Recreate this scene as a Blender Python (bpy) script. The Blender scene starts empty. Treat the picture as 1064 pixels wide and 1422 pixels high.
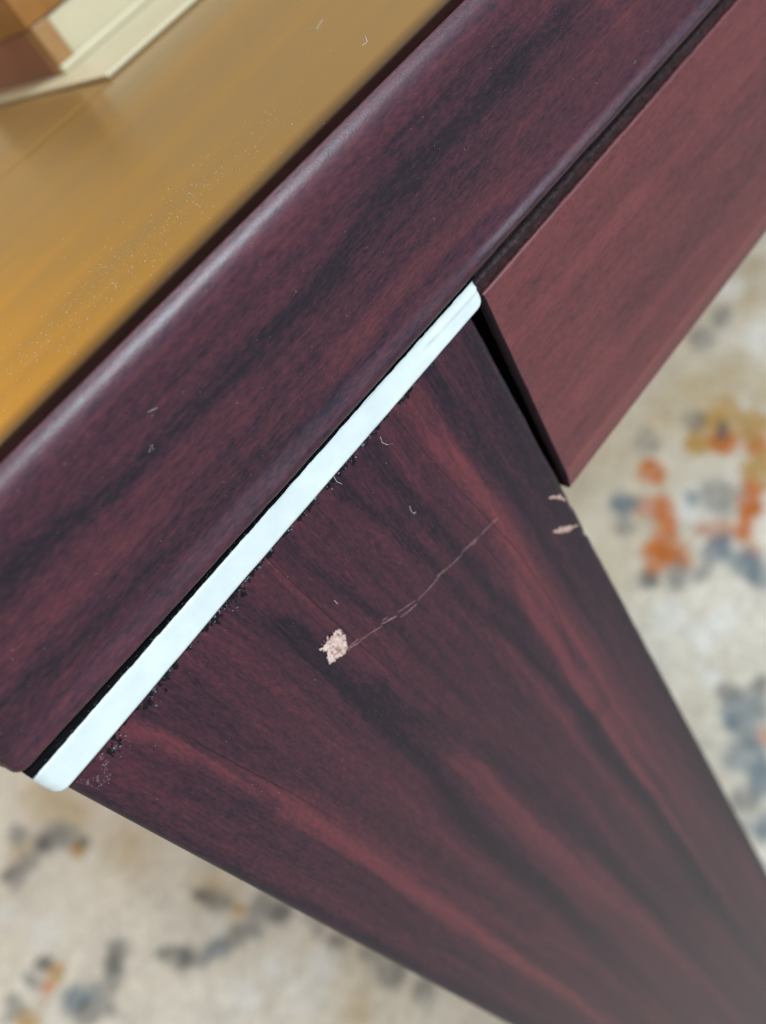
import bpy, math, random
import numpy as np
from mathutils import Vector, Matrix
random.seed(7)
rng = np.random.default_rng(11)
scene = bpy.context.scene
COL = scene.collection
MM = 0.001

# ------------------------------------------------------------------ camera
cd = bpy.data.cameras.new('camera')
cam = bpy.data.objects.new('camera', cd)
COL.objects.link(cam)
cam.matrix_world = Matrix(((0.62150623, 0.74568184, -0.24018452, 0.02696516),
                           (-0.62583752, 0.28817194, -0.72476501, -0.09397691),
                           (-0.47122967, 0.60076246, 0.64577633, 0.07173396),
                           (0, 0, 0, 1)))
cd.sensor_width = 36
cd.lens = 29.04
cd.clip_start = 0.005
cd.clip_end = 30
cd.dof.use_dof = True
cd.dof.focus_distance = 0.118
cd.dof.aperture_fstop = 13.0
scene.camera = cam

# ------------------------------------------------------------------ light
scene.view_settings.view_transform = 'Standard'
scene.view_settings.look = 'None'
scene.view_settings.exposure = 0.0
w = bpy.data.worlds.new('World')
scene.world = w
w.use_nodes = True
# an even room: cool daylight on the window side (-Y), warm walls on the far side (+Y)
wn = w.node_tree
wtc = wn.nodes.new('ShaderNodeTexCoord'); wsx = wn.nodes.new('ShaderNodeSeparateXYZ'); wmr = wn.nodes.new('ShaderNodeMapRange'); wmx = wn.nodes.new('ShaderNodeMix')
wmx.data_type = 'RGBA'
wmr.inputs['From Min'].default_value = -.8; wmr.inputs['From Max'].default_value = .8
wn.links.new(wtc.outputs['Generated'], wsx.inputs[0]); wn.links.new(wsx.outputs['Y'], wmr.inputs['Value']); wn.links.new(wmr.outputs[0], wmx.inputs[0])
wmx.inputs[6].default_value = (0.60, 0.68, 0.80, 1); wmx.inputs[7].default_value = (0.50, 0.36, 0.21, 1)
wn.links.new(wmx.outputs[2], wn.nodes['Background'].inputs['Color'])
wn.nodes['Background'].inputs['Strength'].default_value = 1.05

def area(name, loc, target, sx, sy, power, color):
    l = bpy.data.lights.new(name, 'AREA')
    l.shape = 'RECTANGLE'; l.size = sx; l.size_y = sy
    l.energy = power; l.color = color
    o = bpy.data.objects.new(name, l); COL.objects.link(o)
    o.location = loc
    o.rotation_euler = (Vector(target) - Vector(loc)).to_track_quat('-Z', 'Y').to_euler()
    return o
area('window_light', (0.55, -1.35, 1.45), (0.1, 0, 0), 0.7, 0.5, 60, (0.78, 0.92, 1.0))
area('room_lamp', (-0.5, 2.6, 1.5), (0.1, 0.1, 0), 0.9, 0.9, 14, (1.0, 0.74, 0.42))

LEG_STREAKS=[([(72.1, -0.1), (73.6, -19.1), (73.8, -34.5), (70.6, -57.9), (68.7, -83.0), (70.0, -112.4)], 2.35, 1.15), ([(72.8, -9.1), (74.5, -23.9), (74.3, -40.7)], 1.76, 1.0), ([(9.7, 1.4), (12.0, -6.4), (13.1, -18.5), (14.7, -36.3), (14.7, -68.7)], 1.72, 0.95), ([(12.9, -38.5), (13.2, -71.2), (12.9, -107.7), (14.1, -140.3), (14.1, -184.3)], 2.21, 0.7), ([(69.5, -107.6), (68.9, -126.9), (69.2, -161.8)], 1.87, 0.6), ([(39.6, -68.7), (39.6, -99.6), (42.2, -146.2)], 3.36, 0.45), ([(38.9, 0.0), (40.4, -15.9), (40.5, -42.7)], 2.48, 0.4), ([(54.9, -4.3), (57.9, -19.3), (61.6, -39.8)], 1.98, 0.55), ([(24.3, -143.7), (25.3, -183.5), (24.7, -238.4)], 4.07, 0.3), ([(89.5, -1.5), (88.0, -29.6), (89.5, -58.0), (90.3, -106.4), (89.1, -188.6)], 5.03, -1.35), ([(78.2, -1.6), (79.0, -14.1), (80.2, -34.9)], 1.71, -0.8), ([(63.9, 0.6), (63.1, -12.3), (64.5, -32.4), (67.1, -63.7)], 1.9, -0.9), ([(54.5, 1.4), (57.5, -14.8), (60.0, -32.9), (63.7, -61.2), (65.7, -93.2)], 1.47, -1.0), ([(43.3, 1.5), (44.4, -13.2), (47.5, -33.3)], 1.02, -0.5), ([(34.4, -9.0), (34.9, -20.6), (34.9, -36.9), (34.8, -62.4), (31.4, -80.8)], 1.97, -0.9), ([(33.3, 0.6), (33.0, -6.8), (33.1, -27.2)], 0.83, -0.5), ([(37.9, -38.1), (43.9, -84.5), (47.7, -154.8)], 2.87, -0.8), ([(67.5, -100.2), (69.3, -146.5), (66.0, -224.1)], 5.38, -0.9), ([(32.6, -72.0), (30.9, -132.6), (24.7, -238.4)], 3.0, -0.6), ([(-0.3, -3.2), (-0.2, -33.4), (1.1, -77.8), (2.1, -180.8)], 2.23, -1.1), ([(7.4, -14.6), (7.3, -49.6), (7.3, -101.0)], 1.05, -0.4), ([(20.7, -1.8), (19.1, -17.2), (20.1, -48.2), (21.3, -95.4)], 1.71, -0.35)]
RIM_STREAKS=[([(15.2, 25.8), (31.6, 24.6), (47.7, 24.2), (63.8, 23.7), (82.5, 24.6), (102.0, 24.8), (116.1, 25.2)], 1.98, -1.0), ([(4.5, 15.6), (27.2, 13.5), (43.5, 11.8), (63.6, 10.5)], 1.36, -0.45), ([(91.8, 28.7), (105.0, 29.2), (115.0, 29.1)], 1.39, -0.6), ([(112.1, 24.6), (128.2, 24.1)], 1.57, -0.7), ([(108.1, 18.2), (132.1, 17.3), (146.1, 16.7)], 3.03, 0.45), ([(4.6, 13.5), (18.1, 9.5)], 2.17, 0.35), ([(32.7, 21.9), (51.2, 20.5)], 2.1, 0.35), ([(66.1, 13.6), (87.8, 14.2), (107.4, 11.4)], 1.87, 0.45), ([(52.7, 10.4), (78.9, 11.3), (102.7, 9.9)], 1.03, -0.35), ([(65.0, 33.1), (81.4, 31.0)], 1.85, 0.2), ([(136.3, 21.4), (139.1, 15.2)], 2.01, 0.7), ([(16.6, 20.5), (37.5, 17.4)], 1.27, 0.3)]
APRON_STREAKS=[([(97.5, -7.4), (120.3, -8.4), (150.4, -8.9)], 3.01, -0.35), ([(120.2, -26.3), (142.2, -27.9), (170.7, -27.9)], 4.62, -0.8), ([(93.1, -8.0), (117.6, -9.3), (135.0, -11.0)], 2.99, 0.35), ([(100.7, -31.4), (124.7, -32.2), (164.2, -34.9)], 2.38, 0.25), ([(139.7, 7.7), (156.8, 5.8)], 3.22, -0.3), ([(144.5, -16.6), (174.1, -17.7)], 3.04, -0.3), ([(119.9, 6.0), (143.0, 5.6)], 1.53, 0.3), ([(163.1, -2.1), (178.8, -3.7)], 3.63, 0.2)]
SEAMS=[[(68.92, -0.75), (69.82, -10.68), (71.3, -22.5), (74.36, -44.27), (74.44, -66.29), (70.59, -84.55)], [(40.03, 1.3), (40.27, -9.83), (40.9, -26.7), (41.87, -40.89), (43.56, -62.98)], [(13.92, -9.95), (14.7, -22.22), (15.82, -34.96), (16.52, -50.28)], [(33.99, -10.41), (33.3, -20.36), (34.58, -32.37)], [(66.39, -18.14), (69.15, -31.81), (69.85, -44.15)]]
CHIP=[(35.75, -19.94), (36.62, -20.17), (37.26, -20.26), (38.14, -19.39), (38.21, -20.18), (39.1, -20.19), (40.14, -20.23), (40.39, -21.05), (40.23, -22.16), (39.49, -24.01), (38.92, -24.74), (38.26, -25.1), (36.47, -24.36), (35.27, -24.06), (35.46, -22.71), (36.52, -21.62), (35.9, -20.4)]
CHIP_PITS=[(37.48, -21.31), (37.47, -22.21), (37.47, -22.9), (36.58, -22.88), (37.81, -20.45)]
SCRATCHES=[([(38.67, -25.05), (39.9, -25.59), (41.23, -26.28)], 0.168), ([(39.16, -24.89), (41.39, -25.59)], 0.126), ([(41.4, -26.06), (43.67, -27.02), (45.64, -27.93)], 0.095), ([(45.72, -27.58), (47.2, -28.43), (48.7, -29.28)], 0.231), ([(46.22, -27.18), (47.35, -27.72)], 0.126), ([(49.2, -28.87), (51.08, -29.79), (52.79, -30.44)], 0.147), ([(49.0, -30.2), (50.87, -30.88), (52.75, -31.31)], 0.158), ([(53.08, -30.86), (55.97, -31.34), (59.14, -31.47)], 0.116), ([(58.46, -30.98), (59.48, -31.27), (60.3, -31.28)], 0.168), ([(59.4, -31.39), (62.21, -32.1), (64.66, -32.5)], 0.095), ([(64.71, -32.12), (66.91, -32.61), (69.33, -33.13)], 0.158), ([(67.25, -33.05), (68.59, -33.27)], 0.126), ([(69.72, -33.19), (72.25, -33.61), (74.42, -33.96)], 0.105), ([(73.04, -33.73), (74.22, -33.93)], 0.168)]
NICKS=[([(82.79, -49.12), (84.34, -50.64), (86.01, -52.04), (88.44, -53.93)], 0.483), ([(85.72, -41.76), (87.74, -43.99), (89.6, -46.23)], 0.299)]
RUG_SPOTS=[[0.492,0.427,42.97,-68.13,-58.22,-20.18,'o'],[0.498,0.436,70.95,-111.87,-95.64,-32.58,'o'],[0.452,0.39,47.55,-76.49,-65.6,-25.06,'o'],[0.44,0.373,44.95,-73.11,-62.55,-24.68,'o'],[0.419,0.365,45.58,-73.64,-63.69,-26.2,'o'],[0.393,0.359,40.9,-65.35,-57.37,-24.71,'o'],[0.398,0.341,41.07,-67.32,-58.17,-25.18,'o'],[0.509,0.311,55.25,-102.1,-79.57,-28.91,'o'],[0.49,0.304,47.98,-88.38,-69.42,-26.26,'o'],[0.472,0.298,48.55,-88.85,-70.47,-27.7,'o'],[0.453,0.29,57.33,-104.7,-83.64,-34.22,'o'],[0.444,0.312,45.82,-80.66,-65.96,-26.99,'r'],[0.443,0.333,68.13,-116.7,-96.86,-39.14,'r'],[0.433,0.27,77.67,-143.52,-114.65,-49.22,'r'],[0.445,0.408,55.26,-86.63,-75.54,-28.86,'r'],[0.565,0.337,40.0,-74.31,-56.77,-18.02,'o'],[0.569,0.397,28.59,-49.52,-39.35,-11.87,'m'],[0.561,0.376,39.59,-69.92,-55.02,-17.12,'o'],[0.549,0.404,39.48,-66.9,-54.09,-16.96,'m'],[0.588,0.354,31.53,-58.27,-44.37,-13.22,'m'],[0.539,0.315,32.7,-61.41,-47.04,-16.02,'m'],[0.598,0.4,28.17,-49.59,-38.72,-10.92,'m'],[0.578,0.426,51.44,-86.67,-69.68,-20.2,'d'],[0.535,0.46,47.95,-75.61,-63.98,-19.91,'g'],[0.576,0.383,56.92,-100.75,-78.79,-23.65,'d'],[0.469,0.361,27.92,-47.05,-39.15,-14.81,'w'],[0.488,0.337,30.36,-53.44,-43.11,-15.99,'g'],[0.441,0.434,47.06,-71.32,-63.53,-24.03,'b'],[0.411,0.41,56.17,-85.61,-76.7,-30.99,'g'],[0.425,0.302,43.58,-76.71,-63.14,-26.88,'b'],[0.418,0.273,44.18,-80.34,-65.15,-28.67,'b'],[0.398,0.307,50.42,-86.37,-72.81,-32.3,'g'],[0.38,0.325,50.58,-83.38,-72.25,-32.56,'g'],[0.368,0.351,70.44,-111.43,-99.13,-44.67,'d'],[0.413,0.252,44.62,-83.34,-66.74,-30.07,'b'],[0.477,0.366,82.57,-139.13,-115.2,-42.72,'b'],[0.626,0.455,17.81,-30.01,-23.89,-6.06,'t'],[0.658,0.425,20.01,-35.6,-27.2,-6.46,'t'],[0.574,0.463,23.69,-38.2,-31.62,-9.04,'t'],[0.648,0.369,25.45,-47.99,-35.53,-9.02,'t'],[0.803,0.506,34.1,-60.69,-44.63,-6.01,'w'],[0.848,0.49,38.34,-71.23,-50.51,-5.45,'t'],[0.781,0.464,34.81,-63.98,-46.39,-7.07,'t'],[0.723,0.418,29.01,-54.18,-39.51,-7.72,'w'],[0.75,0.486,46.66,-82.14,-61.53,-10.44,'g'],[0.709,0.489,40.76,-69.82,-53.71,-10.5,'g'],[0.278,0.19,33.09,-60.83,-51.8,-29.92,'b'],[0.266,0.197,66.2,-119.09,-102.91,-60.1,'b'],[0.243,0.174,34.04,-62.23,-53.92,-33.01,'b'],[0.285,0.213,64.98,-115.89,-99.78,-56.04,'g'],[0.226,0.152,41.59,-77.68,-67.08,-42.7,'b'],[0.306,0.198,64.5,-119.82,-100.17,-55.29,'d'],[0.193,0.131,47.64,-89.47,-78.25,-52.83,'b'],[0.264,0.166,80.39,-151.61,-128.02,-76.77,'r'],[0.205,0.156,60.04,-109.18,-96.4,-62.81,'g'],[0.331,0.267,33.93,-58.13,-50.26,-25.42,'w'],[0.338,0.309,33.26,-54.22,-48.02,-23.3,'w'],[0.356,0.254,33.6,-59.8,-50.2,-24.71,'w'],[0.294,0.235,42.83,-74.58,-64.81,-35.35,'w'],[-0.264,0.841,23.79,-11.79,-28.0,-18.57,'t'],[-0.23,0.71,22.44,-13.02,-27.39,-18.97,'t'],[-0.286,0.909,28.39,-12.91,-32.82,-21.39,'t'],[-0.177,0.565,30.45,-21.78,-38.97,-28.1,'t'],[-0.298,0.84,51.02,-23.98,-59.88,-40.78,'g'],[-0.285,0.813,55.16,-27.05,-65.18,-44.58,'g'],[-0.316,0.843,64.1,-29.15,-75.14,-51.83,'d'],[-0.283,0.783,86.94,-43.81,-103.49,-71.8,'m'],[-0.346,0.87,48.09,-20.33,-56.03,-38.97,'t'],[-0.366,0.846,60.41,-25.06,-70.77,-50.55,'d'],[-0.343,0.841,64.92,-28.22,-76.14,-53.61,'g'],[-0.27,0.783,86.42,-44.45,-102.87,-70.66,'d'],[-0.338,0.899,62.69,-26.32,-72.49,-49.37,'g'],[-0.194,0.569,85.03,-59.14,-108.39,-79.07,'d'],[-0.197,0.579,120.73,-82.85,-153.25,-111.38,'d'],[-0.238,0.527,59.75,-40.66,-77.48,-60.13,'g'],[-0.252,0.539,68.86,-45.29,-88.82,-69.17,'d'],[-0.261,0.565,98.11,-62.11,-125.24,-96.66,'d'],[-0.216,0.51,63.92,-45.71,-83.44,-64.31,'b'],[-0.193,0.503,63.4,-47.21,-83.02,-63.09,'g'],[-0.183,0.548,61.29,-44.19,-78.8,-57.71,'g'],[-0.171,0.517,96.31,-72.85,-125.27,-92.58,'m'],[-0.157,0.498,72.62,-57.12,-95.25,-70.39,'g'],[-0.147,0.475,62.84,-51.34,-83.26,-61.9,'d'],[-0.135,0.468,73.05,-61.04,-97.05,-71.72,'d'],[-0.175,0.49,73.74,-57.11,-97.06,-73.23,'g'],[-0.202,0.531,72.94,-52.16,-94.4,-70.96,'w'],[-0.143,0.5,61.77,-49.33,-80.96,-59.06,'g'],[-0.187,0.523,124.34,-91.56,-161.34,-120.39,'t'],[-0.299,0.622,72.48,-40.89,-90.67,-69.64,'g'],[-0.312,0.61,80.22,-44.82,-100.79,-78.76,'d'],[-0.384,0.669,146.59,-68.15,-180.42,-143.66,'o'],[-0.397,0.66,178.03,-81.32,-219.72,-177.49,'r'],[-0.374,0.678,87.2,-40.98,-107.08,-84.25,'m'],[-0.37,0.627,60.12,-29.8,-75.12,-60.68,'b'],[-0.346,0.608,69.27,-36.5,-87.1,-69.91,'b'],[-0.362,0.6,65.24,-33.69,-82.28,-67.11,'d'],[-0.381,0.699,95.87,-43.6,-116.92,-91.36,'d'],[-0.421,0.661,69.54,-30.23,-85.87,-70.48,'m'],[-0.429,0.694,63.49,-26.34,-77.6,-62.89,'g'],[-0.338,0.582,76.0,-41.65,-96.45,-78.17,'g'],[-0.324,0.597,74.67,-41.32,-94.24,-74.89,'g'],[-0.401,0.694,87.47,-38.46,-106.86,-84.92,'g'],[-0.104,0.355,66.02,-65.41,-92.76,-71.99,'g'],[-0.101,0.331,66.87,-68.52,-95.19,-74.89,'g'],[-0.119,0.396,75.67,-69.96,-103.99,-79.47,'d'],[-0.127,0.425,74.64,-66.13,-101.14,-76.3,'g'],[-0.089,0.297,67.77,-73.68,-98.44,-78.49,'g'],[-0.143,0.337,43.68,-42.11,-62.03,-50.43,'t'],[-0.175,0.395,39.36,-33.88,-54.21,-43.51,'w'],[-0.218,0.448,42.51,-32.41,-57.06,-45.79,'w'],[-0.18,0.441,45.91,-37.22,-61.8,-48.29,'w'],[-0.395,0.808,45.32,-18.35,-53.64,-39.88,'w'],[-0.363,0.739,41.95,-19.08,-50.64,-38.2,'w'],[-0.143,0.394,46.28,-41.59,-63.72,-49.8,'w']]
TEARS=[(73.82, 0.36, 0.9), (71.55, 0.17, 0.6), (65.37, 0.31, 1.1), (62.61, 0.08, 0.8), (58.79, -0.25, 1.2), (56.52, -0.14, 1.4), (54.05, -0.11, 0.8), (50.39, 0.02, 0.8), (44.79, -0.12, 0.9), (40.9, 0.14, 0.8), (38.37, 0.28, 1.3), (36.08, 0.3, 0.8), (33.23, -0.33, 2.0), (30.85, -0.11, 1.8), (28.89, -0.29, 1.4), (27.46, -0.06, 0.8), (23.89, -0.26, 0.7), (21.04, -0.34, 1.2), (18.5, 0.17, 1.8), (16.67, -0.27, 2.2), (15.15, -0.82, 1.6), (8.49, -1.91, 1.6), (6.99, -2.46, 1.2)]
SCUFFS=[(5.76, -1.19, 0.6), (4.78, -3.02, 0.7), (2.77, -4.23, 0.8), (3.13, -3.02, 0.6), (4.01, -4.37, 0.5), (2.01, -1.15, 0.5), (2.04, -2.2, 0.4), (5.5, -2.57, 0.5)]
LEG_LINT=[[(65.08, -1.66), (64.72, -2.59), (65.18, -3.6), (66.03, -4.37)], [(62.24, -15.4), (61.9, -16.12), (62.0, -17.02), (62.45, -17.19), (62.02, -17.25)], [(55.48, 0.22), (55.27, -0.87), (55.68, -2.04)], [(42.82, -15.77), (42.84, -16.85)]]
RIM_LINT=[[(38.79, 24.76), (39.59, 25.21), (39.41, 24.61)], [(42.08, 28.49), (42.7, 28.22), (43.26, 28.02)], [(138.48, 9.88), (138.99, 10.04)]]
TOP_LINT=[[(105.04, 15.24), (105.82, 14.84), (107.76, 17.37)], [(114.06, 39.33), (114.2, 37.33), (116.95, 38.73)]]
TOP_DUST=[(80.48, 16.1), (71.21, 21.03), (67.06, 8.61), (61.34, 20.44), (65.52, 39.83), (60.16, 49.31), (56.51, 41.33), (57.07, 16.02), (53.77, 10.99), (60.65, 14.17), (57.12, 5.1), (86.2, 4.05), (80.35, 7.47), (68.18, 18.68), (69.42, 10.98), (58.44, 12.12), (66.6, 43.32), (78.68, 9.92)]

# ------------------------------------------------------------------ numpy noise
def vnoise(x, y, seed=0):
    r = np.random.default_rng(seed)
    T = r.random((256, 256))
    xi = np.floor(x).astype(int); yi = np.floor(y).astype(int)
    fx = x - xi; fy = y - yi
    fx = fx * fx * (3 - 2 * fx); fy = fy * fy * (3 - 2 * fy)
    a = T[xi & 255, yi & 255]; b = T[(xi + 1) & 255, yi & 255]
    c = T[xi & 255, (yi + 1) & 255]; d = T[(xi + 1) & 255, (yi + 1) & 255]
    return (a * (1 - fx) + b * fx) * (1 - fy) + (c * (1 - fx) + d * fx) * fy
def fbm(x, y, seed=0, n=4):
    s = 0; a = .5; t = 0
    for k in range(n):
        s = s + a * vnoise(x * 2 ** k, y * 2 ** k, seed + k * 7); t += a; a *= .55
    return s / t * 2 - 1
def seg_dist(x, y, pts):
    d = np.full(x.shape, 1e9)
    for (x0, y0), (x1, y1) in zip(pts[:-1], pts[1:]):
        dx, dy = x1 - x0, y1 - y0
        L = dx * dx + dy * dy + 1e-9
        t = np.clip(((x - x0) * dx + (y - y0) * dy) / L, 0, 1)
        d = np.minimum(d, np.hypot(x - x0 - t * dx, y - y0 - t * dy))
    return d
def streak_field(u, v, streaks, grain, seed):
    """figure of the veneer in mm coordinates; grain 'u' or 'v' is the direction the grain runs"""
    a, b = (u, v) if grain == 'u' else (v, u)
    b = b + 2.2 * fbm(a / 60., b / 25., seed + 11)
    n1 = fbm(a / 130., b / 5., seed); n2 = fbm(a / 70., b / 1.5, seed + 50); n3 = fbm(a / 26., b / .55, seed + 90, 2)
    s = .50 * n1 + .34 * n2 + .16 * n3
    k_ = 2.6 if grain == 'v' else 2.2
    wu = u + (1.2 if grain == 'v' else 6) * fbm(u / 9., v / 22., seed + 3)
    wv = v + (6 if grain == 'v' else k_) * fbm(u / 22., v / 9., seed + 4)
    for pts, w_, val in streaks:
        d = seg_dist(wu, wv, pts)
        if grain == 'v':                                  # the streak runs on down the leg and fades
            x1, z1 = pts[-1]
            d2 = seg_dist(wu, wv, [(x1, z1), (x1, z1 - 170)]) + np.clip(z1 - v, 0, 400) * w_ / 150.
            d = np.minimum(d, d2)
        s = s + val * (.78 * np.exp(-(d / (w_ * 1.0)) ** 2) + .2 * np.exp(-(d / (w_ * .5)) ** 2)) * (1 + .9 * n2)
    s = np.tanh(s * 1.1) * .95
    return np.where(s < 0, s * .82, s)

# ------------------------------------------------------------------ node helpers
def mat(name):
    m = bpy.data.materials.new(name); m.use_nodes = True
    nt = m.node_tree
    return m, nt, nt.nodes['Principled BSDF']
def N(nt, t, **k):
    n = nt.nodes.new(t)
    for a, b in k.items(): setattr(n, a, b)
    return n
def ramp(nt, stops):
    r = N(nt, 'ShaderNodeValToRGB')
    e = r.color_ramp.elements
    while len(e) < len(stops): e.new(0.5)
    for i, (p, c) in enumerate(stops):
        e[i].position = p; e[i].color = (*c, 1) if len(c) == 3 else c
    return r
def math_(nt, op, a, b=None):
    n = N(nt, 'ShaderNodeMath', operation=op)
    for i, v in enumerate((a, b)):
        if v is None: continue
        if isinstance(v, (int, float)): n.inputs[i].default_value = v
        else: nt.links.new(v, n.inputs[i])
    return n.outputs[0]
def noise(nt, scale, detail=2, rough=.5, sc=(1, 1, 1), rot=(0, 0, 0)):
    tc = N(nt, 'ShaderNodeTexCoord'); mp = N(nt, 'ShaderNodeMapping')
    mp.inputs['Scale'].default_value = sc; mp.inputs['Rotation'].default_value = rot
    nt.links.new(tc.outputs['Object'], mp.inputs['Vector'])
    n = N(nt, 'ShaderNodeTexNoise')
    n.inputs['Scale'].default_value = scale; n.inputs['Detail'].default_value = detail; n.inputs['Roughness'].default_value = rough
    nt.links.new(mp.outputs[0], n.inputs['Vector'])
    return n.outputs['Fac']

def wood(name, dark, mid, red, grain, rough=.42, spec=.5, fleck=1.0, sheen=0.0):
    """stained veneer: figure from the 'figure' attribute plus fine flecks and pores"""
    m, nt, b = mat(name)
    at = N(nt, 'ShaderNodeAttribute', attribute_name='figure')
    st = {'x': (.35, 1, 1), 'z': (1, 1, .35), 'y': (1, .35, 1)}[grain]
    f1 = noise(nt, 1900, 3, .7, st)       # flecks about half a millimetre
    f2 = noise(nt, 650, 3, .6, st)
    f3 = noise(nt, 3800, 1, .5)
    s = math_(nt, 'MULTIPLY', at.outputs['Fac'], .33)
    s = math_(nt, 'ADD', s, .42)
    g = math_(nt, 'MULTIPLY', math_(nt, 'SUBTRACT', f1, .5), .68 * fleck)
    g2 = math_(nt, 'MULTIPLY', math_(nt, 'SUBTRACT', f2, .5), .32 * fleck)
    s = math_(nt, 'ADD', math_(nt, 'ADD', s, g), g2)
    fl = {'x': (.04, 1, 1), 'z': (1, 1, .04), 'y': (1, .04, 1)}[grain]
    s = math_(nt, 'ADD', s, math_(nt, 'MULTIPLY', math_(nt, 'SUBTRACT', noise(nt, 2600, 2, .6, fl), .5), .34))
    r = ramp(nt, [(0.0, [c * .6 for c in dark]), (.22, dark), (.5, mid), (.86, red), (1.0, [c * 1.25 for c in red])])
    nt.links.new(s, r.inputs[0])
    nt.links.new(r.outputs[0], b.inputs['Base Color'])
    ro = math_(nt, 'ADD', math_(nt, 'MULTIPLY', f1, .16), rough - .08)
    nt.links.new(ro, b.inputs['Roughness'])
    b.inputs['Specular IOR Level'].default_value = spec
    bp = N(nt, 'ShaderNodeBump'); bp.inputs['Strength'].default_value = .35; bp.inputs['Distance'].default_value = .00012
    hh = math_(nt, 'ADD', math_(nt, 'MULTIPLY', f1, .7), math_(nt, 'MULTIPLY', f3, .5))
    nt.links.new(hh, bp.inputs['Height']); nt.links.new(bp.outputs[0], b.inputs['Normal'])
    return m

DARK = (.019, .012, .020); MID = (.065, .021, .031); RED = (.135, .034, .040)
M_rim = wood('cherry_stained_rim', DARK, MID, RED, 'x', rough=.39, spec=.40)
M_leg = wood('cherry_stained_leg', DARK, MID, (.155, .037, .044), 'z', rough=.42, spec=.24)
M_apron = wood('cherry_stained_apron', (.045, .014, .020), (.135, .034, .038), (.22, .055, .050), 'x', rough=.47, fleck=.8)
M_aend = wood('apron_end_grain', (.02, .012, .016), (.055, .032, .042), (.09, .05, .06), 'z', rough=.6)
M_edge = wood('dark_end_grain', (.006, .004, .005), (.02, .009, .011), (.04, .015, .015), 'z', rough=.6)

def simple(name, col, rough, noise_scale=0, amt=.2, bump=0, spec=.5, bscale=None):
    m, nt, b = mat(name)
    b.inputs['Roughness'].default_value = rough
    b.inputs['Specular IOR Level'].default_value = spec
    if noise_scale:
        f = noise(nt, noise_scale, 4, .6)
        r = ramp(nt, [(.25, [c * (1 - amt) for c in col]), (.75, [min(1, c * (1 + amt)) for c in col])])
        nt.links.new(f, r.inputs[0]); nt.links.new(r.outputs[0], b.inputs['Base Color'])
        if bump:
            g = noise(nt, bscale or noise_scale, 3, .6)
            bp = N(nt, 'ShaderNodeBump'); bp.inputs['Strength'].default_value = .6; bp.inputs['Distance'].default_value = bump
            nt.links.new(g, bp.inputs['Height']); nt.links.new(bp.outputs[0], b.inputs['Normal'])
    else:
        b.inputs['Base Color'].default_value = (*col, 1)
    return m
M_white = simple('white_plastic', (.64, .705, .70), .38, 160, .08, .00006, bscale=700)
M_black = simple('black_gap_shade', (.003, .003, .004), .8, 900, .5, .0003, spec=.08)  # black colour standing for the shade inside gaps
M_rail = simple('rough_dark_rail', (.022, .007, .009), .55, 900, .9, .0006, spec=.3)
M_tear = simple('torn_lacquer', (.004, .004, .006), .5, 2500, .8, .0003, spec=.2)
M_flake = simple('lifted_lacquer_flake', (.10, .12, .14), .25, 2500, .5, .0002)
M_wear = simple('worn_arris_dust', (.16, .17, .19), .6, 2500, .5)
M_edgestrip = simple('dark_edge_strip', (.010, .0025, .003), .65, 300, .4, spec=.03)
M_raw = simple('raw_wood', (.42, .27, .22), .8, 2200, .45, .0003)
M_scratch = simple('scratched_lacquer', (.27, .145, .135), .7, 2500, .5)
M_scuff = simple('scuffed_lacquer', (.20, .11, .12), .6, 2200, .6)
M_seam = simple('veneer_joint', (.007, .004, .005), .7)
M_dust = simple('dust', (.62, .60, .55), .8)
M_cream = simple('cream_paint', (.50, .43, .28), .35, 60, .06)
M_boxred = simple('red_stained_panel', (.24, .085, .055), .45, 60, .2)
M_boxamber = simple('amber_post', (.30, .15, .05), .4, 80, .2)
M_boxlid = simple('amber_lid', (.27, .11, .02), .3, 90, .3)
M_underlay = simple('wooden_floor', (.20, .12, .07), .5, 8, .3)

# amber top: warm reflection and its left-right gradient painted as colour, darker towards rim
M_top, nt, b = mat('amber_reflection_top')
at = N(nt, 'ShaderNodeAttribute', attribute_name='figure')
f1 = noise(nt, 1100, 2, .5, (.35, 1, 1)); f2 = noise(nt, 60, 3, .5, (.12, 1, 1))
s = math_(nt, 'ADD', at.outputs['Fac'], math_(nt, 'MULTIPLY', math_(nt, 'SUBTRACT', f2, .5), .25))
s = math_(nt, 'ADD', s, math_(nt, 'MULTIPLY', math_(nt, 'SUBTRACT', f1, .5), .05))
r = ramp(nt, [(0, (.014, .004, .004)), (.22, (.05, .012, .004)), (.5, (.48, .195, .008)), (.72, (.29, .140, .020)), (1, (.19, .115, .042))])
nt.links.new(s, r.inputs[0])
stn = N(nt, 'ShaderNodeAttribute', attribute_name='rim_fade'); mxs = N(nt, 'ShaderNodeMix', data_type='RGBA')
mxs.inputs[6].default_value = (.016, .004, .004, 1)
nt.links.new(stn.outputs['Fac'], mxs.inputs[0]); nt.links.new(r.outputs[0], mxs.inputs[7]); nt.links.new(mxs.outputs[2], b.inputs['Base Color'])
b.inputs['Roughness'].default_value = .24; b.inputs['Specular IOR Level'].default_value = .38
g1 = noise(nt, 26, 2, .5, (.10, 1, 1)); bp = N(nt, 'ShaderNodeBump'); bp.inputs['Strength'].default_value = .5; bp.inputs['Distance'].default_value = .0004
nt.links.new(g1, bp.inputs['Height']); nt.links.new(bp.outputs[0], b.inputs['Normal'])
M_topmat = M_top

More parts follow.
